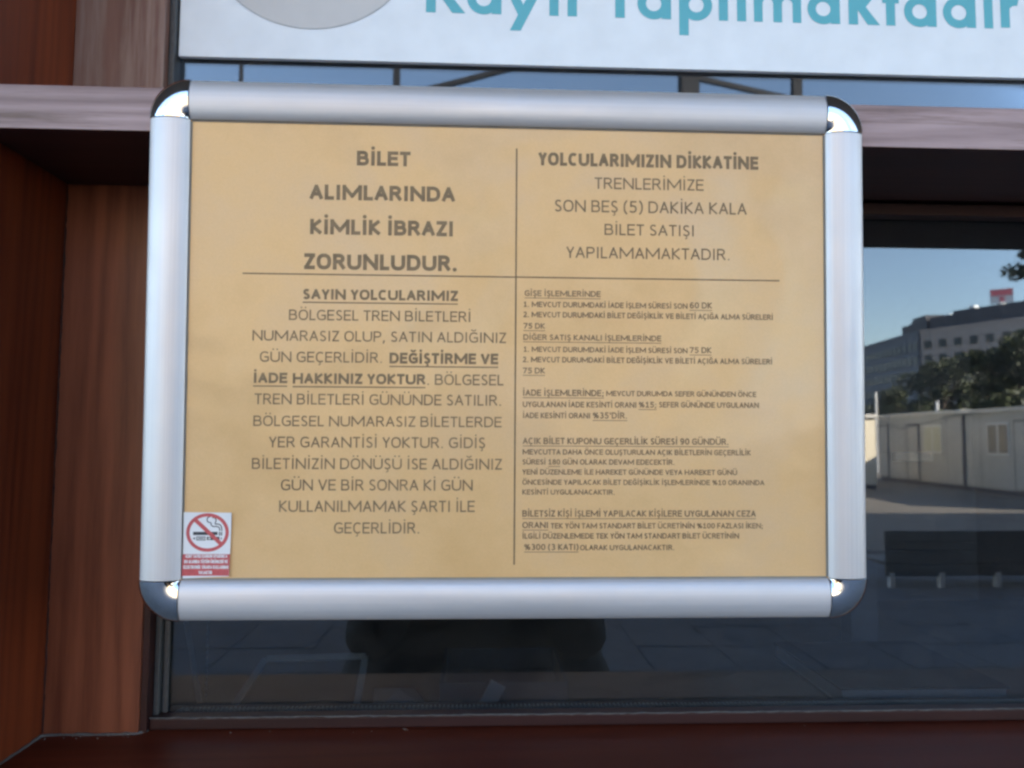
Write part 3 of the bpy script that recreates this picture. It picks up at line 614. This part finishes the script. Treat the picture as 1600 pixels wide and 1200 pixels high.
b = MB(); b.add(q, [(0, 1, 2, 3)]); b.add([(x, y + .003, z - .003) for x, y, z in q], [(3, 2, 1, 0)]); b.build('plate', M['dark'], t)
t = empty('blind_chain', (-.371, 1.1, 1.24), 'beaded blind cord hanging inside the left edge of the glass', 'blind cord')
b = MB(); z = 1.245
while z < 1.84:
    r_ = .0022; b.add([(-.371 + dx * r_, 1.1 + dy * r_, z + dz * r_) for dx, dy, dz in ((1, 0, 0), (-1, 0, 0), (0, 1, 0), (0, -1, 0), (0, 0, 1.3), (0, 0, -1.3))], [(0, 2, 4), (2, 1, 4), (1, 3, 4), (3, 0, 4), (2, 0, 5), (1, 2, 5), (3, 1, 5), (0, 3, 5)], 0, True); z += .0082
o = b.build('beads', M['offwhite'], t); o['kind'] = 'stuff'
MB().tube([(-.371, 1.1, 1.24), (-.371, 1.1, 1.84)], .0006, 5).build('cord', M['offwhite'], t)
o = MB().tube([(-.379, 1.1, 1.236), (-.399, 1.1, 1.337), (-.425, 1.1, 1.45), (-.43, 1.1, 1.8)], .0038, 8).build('blind_wand', M['offwhite'], None, loc=(-.379, 1.1, 1.236)); tag(o, 'slanting pale blind wand beside the beaded cord', 'wand')
o = MB().add([(-.136, 1.04, 1.2335), (-.052, 1.04, 1.2335), (-.108, 1.1, 1.252), (-.09, 1.16, 1.2335), (-.15, 1.16, 1.2335)], [(0, 1, 2), (1, 3, 2), (3, 4, 2), (4, 0, 2), (0, 4, 3, 1)]).build('folded_paper', M['white'], None, loc=(-.1, 1.1, 1.2335)); tag(o, 'small folded white paper standing on the desk beyond the sill', 'paper')
t = empty('paper_tray', (.04, 1.12, 1.232), 'pale grey tray with a white slip behind the glass under the notice', 'tray')
b = MB(); b.box(-.05, .125, 1.07, 1.075, 1.232, 1.268); b.box(-.05, .125, 1.24, 1.245, 1.232, 1.268); b.box(-.05, -.045, 1.075, 1.24, 1.232, 1.268); b.box(.12, .125, 1.075, 1.24, 1.232, 1.268); b.box(-.045, .12, 1.075, 1.24, 1.232, 1.236)
b.build('tray_shell', M['grey'], t, .001)
MB().bar((.012, 1.066, 1.234), (.03, 1.066, 1.268), .022, .001, up=(0, -1, 0)).build('slip', M['white'], t)
t = empty('ledger', (.62, 1.15, 1.232), 'closed dark ledger on the desk near the right of the window', 'book')
MB().box(.5, .74, 1.06, 1.30, 1.233, 1.236).build('cover', M['dark'], t); MB().box(.503, .736, 1.063, 1.297, 1.2362, 1.256).build('pages', M['offwhite'], t); MB().box(.5, .74, 1.06, 1.30, 1.2562, 1.259).build('cover', M['dark'], t)
t = empty('filing_cabinet', (1.05, 1.95, 0), 'grey filing cabinet dimly seen through the right part of the glass', 'cabinet')
MB().box(.86, 1.19, 1.8, 2.2, 0, 1.80).build('cabinet_body', M['grey'], t, .004)
for z in (.1, .52, .94, 1.36):
    d = MB().box(.875, 1.175, 1.786, 1.8, z, z + .40).build('drawer', M['grey'], t, .002); MB().box(.98, 1.07, 1.77, 1.786, z + .19, z + .21).build('handle', M['offwhite'], d, .002)
t = empty('office_partition', (.66, 1.3, 0), 'narrow pale partition post inside, below the lower right frame corner', 'partition')
MB().box(.634, .682, 1.3, 1.34, 1.2325, 1.40).build('post', M['grey'], t, .002)
MB().box(.634, .682, 1.299, 1.341, 1.4005, 1.41).build('cap', M['grey'], t)
# ------------------------------------------------------------ prefabricated site offices behind the viewer (seen mirrored)
M['panel'] = simple('offwhite_sandwich_panel', (.44, .44, .42), .45, var=.06, scale=1.5)
M['panel_joint'] = simple('grey_panel_joint', (.2, .2, .21), .6)
M['trim'] = simple('slate_blue_grey_trim', (.05, .055, .085), .5)
M['flash'] = simple('pale_roof_flashing', (.62, .60, .56), .45)
M['curtain'] = simple('cream_curtain', (.60, .58, .42), .8)
M['winframe'] = simple('white_window_plastic', (.7, .7, .7), .4)
M['pane'] = simple('dark_office_pane', (.05, .055, .06), .25, var=.1)
def rot_thing(name, loc, ang, label, cat, group):
    e = empty(name, loc, label, cat, group); e.rotation_euler = (0, 0, ang); return e
def office(loc, ang, L, Wd, H, doors, wins, label, side_trim=(), skin=None):
    e = rot_thing('site_office', loc, ang, label, 'cabin', 'prefabricated site offices across the yard')
    B = lambda b, n, m, p=None, bv=0: blocal(b, n, m, p or e, bv)
    b = MB(); b.box(0, L, 0, Wd, .14, H - .12); B(b, 'wall', skin or M['panel'])
    b = MB(); b.box(-.06, L + .06, -.10, Wd + .06, H - .119, H); B(b, 'roof', M['flash'], bv=.01)
    b = MB(); b.box(.02, L - .02, .03, Wd - .03, .0, .139); B(b, 'base_frame', M['trim'])
    x = 1.0
    while x < L - .2:
        if not any(d0 - .05 < x < d0 + .95 for d0 in doors) and not any(w0 - .1 < x < w0 + w1 + .1 for w0, w1 in wins):
            b = MB(); b.box(x, x + .02, -.006, -.0005, .15, H - .125); B(b, 'panel_joint', M['panel_joint'])
        x += 1.0
    for s_ in side_trim:
        b = MB(); b.box(s_ - .06, s_ + .06, -.05, -.001, .02, H - .125); B(b, 'corner_post', M['trim'])
    for d0 in doors:
        b = MB(); b.box(d0 - .04, d0 + .94, -.012, -.001, .15, 2.18); f = B(b, 'door_frame', M['trim'])
        b = MB(); b.box(d0 + .05, d0 + .85, -.03, -.0125, .17, 2.12); d_ = B(b, 'door', M['panel'], bv=.004)
        b = MB(); b.box(d0 + .10, d0 + .22, -.06, -.031, 1.08, 1.12); h = B(b, 'handle', M['dark'], d_)
    for w0, ww in wins:
        b = MB(); b.box(w0, w0 + ww, -.03, -.001, 1.15, 2.12); f = B(b, 'window', M['winframe'], bv=.004)
        for i in range(2):
            a = w0 + .06 + i * (ww / 2 - .01)
            b = MB(); b.box(a, a + ww / 2 - .11, -.036, -.0305, 1.22, 2.05); B(b, 'pane', M['curtain'] if L < 8 else M['pane'], f)
    return e
rd = Vector((.0919, -.9958, 0)); ra = math.atan2(-.9958, .0919)
# local +x runs along the row away from the station, local +y into the cabin
A_ = Vector((15.34, -19.36, 0))
office(A_ + rd * 3.12, ra, 6.25, 2.6, 2.58, (2.9, 5.4), ((1.28, 1.25),), 'white cabin with two doors and a cream curtained window at the row end')
office(A_ - rd * 5.9, ra, 9.0, 2.6, 2.55, (5.35,), ((6.5, 1.12), (2.0, 1.1)), 'long white prefabricated cabin with a dark end post nearer the station', side_trim=(8.94,))
office(Vector((6.6, -22.8, 0)) + Vector((6.35, 0, 0)), pi / 2 * 2, 6.35, 5.0, 2.42, (3.0,), ((4.6, 1.2),), 'cream cabin standing end-on with low sunlight painted into its panels', skin=simple('panel_painted_sun', (.80, .72, .56), .5, var=.04))  # brighter cream skin has the sunlight painted into its colour
cb = [(A_ + rd * s_) + Vector((-.12, 0, z)) for s_, z in ((8.8, 2.3), (7.2, 2.0), (5.6, 2.15), (3.4, 2.4), (2.0, 2.42))]
o = MB().tube(cb, .014, 5).build('sagging_cable', M['dark'], None, loc=cb[0]); tag(o, 'thin black cable sagging along the front of the white cabins', 'cable')
for p_, h in (((19.45, -35, 0), 3.9), ((18.5, -28.5, 0), 3.15)):
    o = MB().tube([(p_[0], p_[1], 0), (p_[0], p_[1], h)], .06, 8).build('vent_pipe' if h < 3.5 else 'marker_pole', M['winframe'], None, loc=p_)
    tag(o, 'short white vent pipe behind the cabin roof' if h < 3.5 else 'white pole standing beyond the cabins', 'pipe' if h < 3.5 else 'pole')

# ------------------------------------------------------------ dark bench on the pavement edge
bn_ = rot_thing('platform_bench', (4.3, -6.27, 0), 0, 'long dark waiting bench with white feet in front of the cabins', 'bench', None)
b = MB(); b.box(0, 2.6, -.04, 0, .30, .64); blocal(b, 'backrest', M['dark'], bn_, .01)
b = MB(); b.box(0, 2.6, -.52, -.041, .27, .31); blocal(b, 'seat', M['dark'], bn_, .008)
b = MB(); b.box(0, 2.6, -.04, -.0, .16, .28); blocal(b, 'apron', M['dark'], bn_, .004)
for x in (.03, .57, 1.18, 1.8, 2.5):
    b = MB(); b.box(x, x + .05, -.05, .02, .04, .20); blocal(b, 'leg', M['winframe'], bn_, .004)

# ------------------------------------------------------------ hotel blocks far behind
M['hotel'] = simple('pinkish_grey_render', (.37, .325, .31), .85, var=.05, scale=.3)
M['hotel_wing'] = simple('render_painted_shade', (.17, .18, .21), .85, var=.05, scale=.3)  # shade on the wing is painted into this darker, bluer render
M['slate'] = simple('dark_slate_roof', (.07, .07, .085), .7, var=.2, scale=.5)
M['hpane'] = simple('hotel_window_glass', (.018, .022, .03), .35)
M['reveal'] = simple('pale_window_reveal', (.45, .42, .38), .7)
M['sand'] = simple('sand_coloured_render', (.36, .28, .18), .85, var=.06, scale=.4)
def block(name, p0, p1, depth, H, floors, fz, mat, cols, label, cat, group, win=(1.55, 1.6)):
    p0 = Vector(p0); p1 = Vector(p1); d = (p1 - p0); L = d.length; a = math.atan2(d.y, d.x)
    e = rot_thing(name, p0, a, label, cat, group)
    b = MB(); b.box(0, L, 0, depth, 0, H); blocal(b, 'wall', mat, e)
    b = MB(); b.box(-.15, L + .15, -.15, depth + .15, H + .001, H + .5); blocal(b, 'parapet', mat, e)
    proto = None
    for f in range(floors):
        for c in range(cols):
            x = L * (c + .5) / cols; z = H - 2.6 - f * fz
            if z < .6: continue
            if proto is None:
                b = MB(); w_, h_ = win; b.box(-w_ / 2 - .12, w_ / 2 + .12, -.12, -.002, -h_ / 2 - .12, h_ / 2 + .12); proto = b.build('window', M['reveal'] if mat is not M['hotel_wing'] else mat)
                b = MB(); b.box(-w_ / 2, w_ / 2, -.17, -.121, -h_ / 2, h_ / 2); pp = b.build('pane', M['hpane']); pp.parent = proto
                proto.parent = e; proto.location = (x, 0, z)
            else:
                w2 = proto.copy(); COL.objects.link(w2); w2.parent = e; w2.location = (x, 0, z)
                p2 = pp.copy(); COL.objects.link(p2); p2.parent = w2
    return e
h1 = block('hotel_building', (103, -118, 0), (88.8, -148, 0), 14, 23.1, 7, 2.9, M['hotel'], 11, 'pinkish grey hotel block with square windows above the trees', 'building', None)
h2 = block('hotel_wing', (88.9, -149, 0), (92.2, -178, 0), 14, 23.2, 7, 2.9, M['hotel_wing'], 12, 'wing of the hotel on the far side, its bluish shade painted in', 'building', None, (1.3, 1.5))
def slab_on(parent, x0, x1, y0, y1, z0, z1, name, mat): b = MB(); b.box(x0, x1, y0, y1, z0, z1); return blocal(b, name, mat, parent)
slab_on(h1, 12.5, 32.5, 2, 12, 23.61, 26.2, 'roof_storey', M['slate']); slab_on(h1, 15, 29, 4, 12, 26.21, 27.2, 'roof_storey', M['slate'])
slab_on(h1, 10.4, 11.6, 1.5, 8, 23.61, 26.2, 'roof_pillar', M['sand']); slab_on(h1, 7.6, 9.4, 1.5, 8, 23.61, 26.2, 'roof_pillar', M['sand'])
slab_on(h1, 2, 13, .5, 10, 26.41, 27.1, 'roof_canopy', M['slate']); slab_on(h2, .5, 12, 2, 10, 23.71, 26.0, 'roof_storey', M['slate']); slab_on(h2, 1, 7, 2, 10, 26.01, 27.0, 'roof_storey', M['slate'])
for x, z, w_ in ((30, 26.21, 1.2), (25, 27.21, 1.2), (20, 27.21, .8)): slab_on(h1, x, x + w_, 4.5, 6, z, z + .6, 'roof_unit', M['white'])
slab_on(h2, 7.5, 10, 3, 5, 26.01, 26.7, 'roof_unit', M['white'])
sg = rot_thing('roof_sign', (98.7, -138, 27.21), math.atan2(-.58, -.81), 'small pale roof sign with a blurred red band on the hotel roof', 'sign', None)
b = MB(); b.box(-1.9, 1.9, 0, .2, .3, 3.0); blocal(b, 'sign_board', simple('pale_sign_panel', (.6, .62, .66), .6), sg)
b = MB(); b.box(-1.8, 1.8, -.05, -.01, 1.7, 2.9); b.box(-.5, .4, -.05, -.01, .5, 1.5); blocal(b, 'red_band', simple('red_sign_paint', (.55, .13, .17), .5), sg)
for x in (-1.6, 0, 1.5): b = MB(); b.box(x, x + .1, .05, .15, 0, .299); blocal(b, 'strut', M['steel'], sg)

# sandy apartment houses on the other side of the yard (mirrored in the glossy sill and the chrome corners)
block('apartment_house', (-4, -66, 0), (-34, -62, 0), 14, 26, 7, 3.1, M['sand'], 8, 'sandy apartment house opposite the station on the left', 'building', 'apartment houses opposite the station')
block('apartment_house', (22, -72, 0), (0, -70, 0), 14, 23.5, 6, 3.1, M['sand'], 7, 'lower sandy apartment house opposite the station in the middle', 'building', 'apartment houses opposite the station')

# ------------------------------------------------------------ trees
def leaf_mat(name, a, b_):
    k = N(name); oi = k.n('ShaderNodeTexNoise', Scale=1.3, Detail=3.0); k.l(k.coords((1, 1, 1)), oi.inputs['Vector'])
    k.l(k.ramp(oi.outputs[0], [(.35, a), (.65, b_)]), k.b.inputs['Base Color']); k.b.inputs['Roughness'].default_value = .6; return k.mat
M['leaf'] = leaf_mat('olive_green_leaves', (.018, .028, .008), (.055, .068, .018)); M['needle'] = leaf_mat('dark_cedar_needles', (.012, .028, .014), (.03, .05, .025)); M['bark'] = simple('grey_brown_bark', (.08, .06, .045), .9, var=.3, scale=4, bump=.5)
def leaves(name, centers, radii, n, size, mat, parent, seed):
    rg = np.random.default_rng(seed); k_ = rg.integers(0, len(centers), n); C_ = np.array(centers)[k_]; Rr = np.array(radii)[k_][:, None]
    d = rg.normal(size=(n, 3)); d /= np.linalg.norm(d, axis=1)[:, None]; p = C_ + d * Rr * (rg.random((n, 1)) ** .4) * np.array([1, 1, .75])
    a = rg.normal(size=(n, 3)); a /= np.linalg.norm(a, axis=1)[:, None]; b_ = np.cross(a, rg.normal(size=(n, 3))); b_ /= np.linalg.norm(b_, axis=1)[:, None]
    s_ = size * rg.uniform(.6, 1.4, (n, 1)); vs = np.stack([p - a * s_, p + b_ * s_ * .5, p + a * s_, p - b_ * s_ * .5], 1).reshape(-1, 3)
    me = bpy.data.meshes.new(name); me.vertices.add(4 * n); me.vertices.foreach_set('co', vs.ravel()); me.loops.add(4 * n); me.loops.foreach_set('vertex_index', np.arange(4 * n)); me.polygons.add(n); me.polygons.foreach_set('loop_start', np.arange(n) * 4); me.polygons.foreach_set('loop_total', np.full(n, 4)); me.update(); me.validate(); me.materials.append(mat)
    o = bpy.data.objects.new(name, me); link(o); o.parent = parent; return o
def tree(loc, H, spread, nleaf, mat, label, seed, group=None, name='broadleaf_tree', low=.3):
    e = empty(name, loc, label, 'tree', group); rn = random.Random(seed)
    b = MB(); b.tube([(0, 0, 0), (.1, 0, H * .3), (-.1, .1, H * .6), (0, 0, H * .85)], [H * .035, H * .028, H * .018, H * .006], 8)
    cs, rs = [], []
    for i in range(26):
        a = rn.uniform(0, 2 * pi); z = H * rn.uniform(low, .88); q = spread * sqrt(max(.05, 1 - ((z / H - .55) / .5) ** 2)) * rn.uniform(.3, .85)
        c = (q * cos(a), q * sin(a), z); cs.append(c); rs.append(spread * rn.uniform(.22, .42))
        if i % 3 == 0: b.tube([(0, 0, z * .6), (c[0] * .5, c[1] * .5, z * .8), c], [H * .014, H * .008, H * .003], 5)
    o = b.build('trunk', M['bark']); o.parent = e; leaves('crown', cs, rs, nleaf, spread * .045, mat, e, seed); return e
tree((38.3, -60, 0), 8.6, 3.6, 9000, M['leaf'], 'round olive green tree behind the white cabins', 5)
tree((35.0, -60.5, 0), 6.3, 2.6, 5000, M['leaf'], 'smaller bushy tree left of the round tree behind the cabins', 6)
tree((34.6, -45, 0), 9.2, 3.9, 12000, M['leaf'], 'taller dense tree with yellowish leaf tips at the right behind the cabins', 8)
tree((38.0, -49, 0), 9.5, 4.0, 9000, M['leaf'], 'dense dark tree beyond the long cabin at the far right', 9)
tree((27.5, -51, 0), 4.2, 2.4, 4000, M['leaf'], 'low dark bush tree beyond the end-on cabin', 12)
e = empty('cedar_tree', (24.8, -28.5, 0), 'tall dark cedar whose layered branches reach into the sky at the right', 'tree')
b = MB(); b.tube([(0, 0, 0), (0, 0, 6), (.1, 0, 13)], [.32, .22, .05], 8); cs = []; rs = []; rn = random.Random(4)
for i in range(44):
    z = 8.2 + 4.8 * i / 44; L_ = (4.1 - .28 * (z - 3)) * rn.uniform(.75, 1.1); a = i * 2.4; tip = (L_ * cos(a), L_ * sin(a), z - .1 * L_)
    b.tube([(0, 0, z), (tip[0] * .5, tip[1] * .5, z + .25), tip], [.07, .045, .015], 5)
    for t_ in (.35, .55, .75, .92, 1.0): cs.append((tip[0] * t_ + rn.uniform(-.2, .2), tip[1] * t_ + rn.uniform(-.2, .2), z + .15 - .2 * t_ * t_)); rs.append(rn.uniform(.3, .6))
o = b.build('trunk', M['bark']); o.parent = e; leaves('crown', cs, rs, 16000, .12, M['needle'], e, 3)

# ------------------------------------------------------------ the photographer (only seen mirrored in glass and chrome)
M['skin'] = simple('skin', (.42, .25, .17), .5, var=.05); M['jacket'] = simple('dark_navy_jacket', (.016, .018, .028), .85, var=.3, scale=40); M['trouser'] = simple('black_trousers', (.014, .014, .018), .9); M['hair'] = simple('dark_brown_hair', (.02, .013, .01), .6)
def skinned(name, verts, edges, radii, mat, parent, sub=2, root=0):
    me = bpy.data.meshes.new(name); me.from_pydata(verts, edges, []); o = bpy.data.objects.new(name, me); link(o)
    o.modifiers.new('skin', 'SKIN'); 
    if not me.skin_vertices:
        me.attributes  # layer is made by the modifier below
    bm = __import__('bmesh').new(); bm.from_mesh(me); lay = bm.verts.layers.skin.verify()
    bm.verts.ensure_lookup_table()
    for i, r_ in enumerate(radii):
        rr_ = r_ if isinstance(r_, tuple) else (r_, r_); bm.verts[i][lay].radius = rr_; bm.verts[i][lay].use_root = (i == root)
    bm.to_mesh(me); bm.free()
    s_ = o.modifiers.new('sub', 'SUBSURF'); s_.levels = s_.render_levels = sub; me.materials.append(mat); o.modifiers['skin'].use_smooth_shade = True; o.parent = parent; return o
pr = empty('person', (0, -.42, 0), 'person in a dark jacket holding up a phone, mirrored below the frame', 'person')
def V3(*p): return tuple(p)
# coordinates relative to the feet centre; the face looks along +Y
bv = [(0, 0, .95), (0, -.01, 1.15), (0, -.01, 1.35), (0, 0, 1.45), (0, .02, 1.52), (0, .03, 1.60), (0, .03, 1.68),
      (-.19, -.01, 1.38), (-.285, .06, 1.03), (-.13, .27, 1.38), (-.085, .33, 1.47),
      (.19, -.01, 1.38), (.285, .06, 1.03), (.13, .27, 1.38), (.085, .33, 1.47),
      (-.10, 0, .88), (-.12, .01, .48), (-.13, -.02, .10), (-.14, .12, .05), (.10, 0, .88), (.12, .01, .48), (.13, -.02, .10), (.14, .12, .05)]
be = [(0, 1), (1, 2), (2, 3), (3, 4), (4, 5), (5, 6), (2, 7), (7, 8), (8, 9), (9, 10), (2, 11), (11, 12), (12, 13), (13, 14), (0, 15), (15, 16), (16, 17), (17, 18), (0, 19), (19, 20), (20, 21), (21, 22)]
br = [(.14, .10), (.13, .10), (.15, .10), .058, .062, .085, .07, .06, .045, .032, .028, .06, .045, .032, .028, .085, .058, .042, .035, .085, .058, .042, .035]
body = skinned('body', bv, be, br, M['skin'], pr)
jv = [(0, 0, .74), (0, 0, .93), (0, -.01, 1.13), (0, -.01, 1.37), (0, 0, 1.44), (-.20, -.01, 1.38), (-.285, .06, 1.03), (-.17, .24, 1.30), (.20, -.01, 1.38), (.285, .06, 1.03), (.17, .24, 1.30)]
skinned('jacket', jv, [(0, 1), (1, 2), (2, 3), (3, 4), (3, 5), (5, 6), (6, 7), (3, 8), (8, 9), (9, 10)], [(.42, .18), (.44, .17), (.30, .15), (.19, .13), .075, .085, .085, .06, .085, .085, .06], M['jacket'], pr)
skinned('trousers', [(0, 0, .92), (-.11, 0, .84), (-.125, .01, .48), (-.135, -.02, .09), (.11, 0, .84), (.125, .01, .48), (.135, -.02, .09)], [(0, 1), (1, 2), (2, 3), (0, 4), (4, 5), (5, 6)], [(.17, .13), .11, .085, .07, .11, .085, .07], M['trouser'], pr)
skinned('hair', [(0, -.02, 1.64), (0, .0, 1.715), (0, .05, 1.735)], [(0, 1), (1, 2)], [.085, .075, .05], M['hair'], pr, 2)
b = MB(); b.add([(-.014, .112, 1.60), (.014, .112, 1.60), (0, .150, 1.575), (0, .112, 1.64)], [(0, 1, 2), (1, 3, 2), (3, 0, 2)]); o = b.build('nose', M['skin']); o.parent = pr
for s_ in (-1, 1):
    o = MB().tube([(s_ * .034, .108, 1.622), (s_ * .034, .121, 1.622)], [.012, .006], 10).build('eye', M['dark']); o.parent = pr
    o = MB().tube([(s_ * .088, .03, 1.585), (s_ * .098, .025, 1.61), (s_ * .092, .02, 1.64)], [.012, .016, .012], 6).build('ear', M['skin']); o.parent = pr
    o = MB().tube([(s_ * .135, -.10, .05), (s_ * .14, .02, .075), (s_ * .145, .16, .045)], [.045, .055, .038], 8).build('shoe', M['dark']); o.parent = pr
    for i in range(4):
        z = 1.57 + i * .018 - .015; o = skinned('finger', [(s_ * .088, .335, 1.49 + i * .008), (s_ * .094, .385, z), (s_ * .080, .4315, z + .006), (s_ * (.062 + .004 * i), .4325, z + .008)], [(0, 1), (1, 2), (2, 3)], [.011, .0095, .008, .0065], M['skin'], pr, 1)
    o = skinned('thumb', [(s_ * .085, .335, 1.47), (s_ * .078, .375, 1.51), (s_ * .062, .395, 1.555)], [(0, 1), (1, 2)], [.013, .0105, .008], M['skin'], pr, 1)
o = MB().tube([(-.02, .113, 1.553), (0, .118, 1.551), (.02, .113, 1.553)], .004, 6).build('mouth', simple('lips', (.35, .14, .12), .5)); o.parent = pr
ph_ = empty('phone', (0, -.008, 1.6), 'dark phone held sideways in both hands of the mirrored person', 'phone')
MB().box(-.075, .085, -.0135, -.0055, 1.564, 1.638).build('phone_body', M['dark'], ph_, .003)
MB().box(-.07, .08, -.0142, -.0137, 1.568, 1.634).build('screen', M['pane'], ph_)
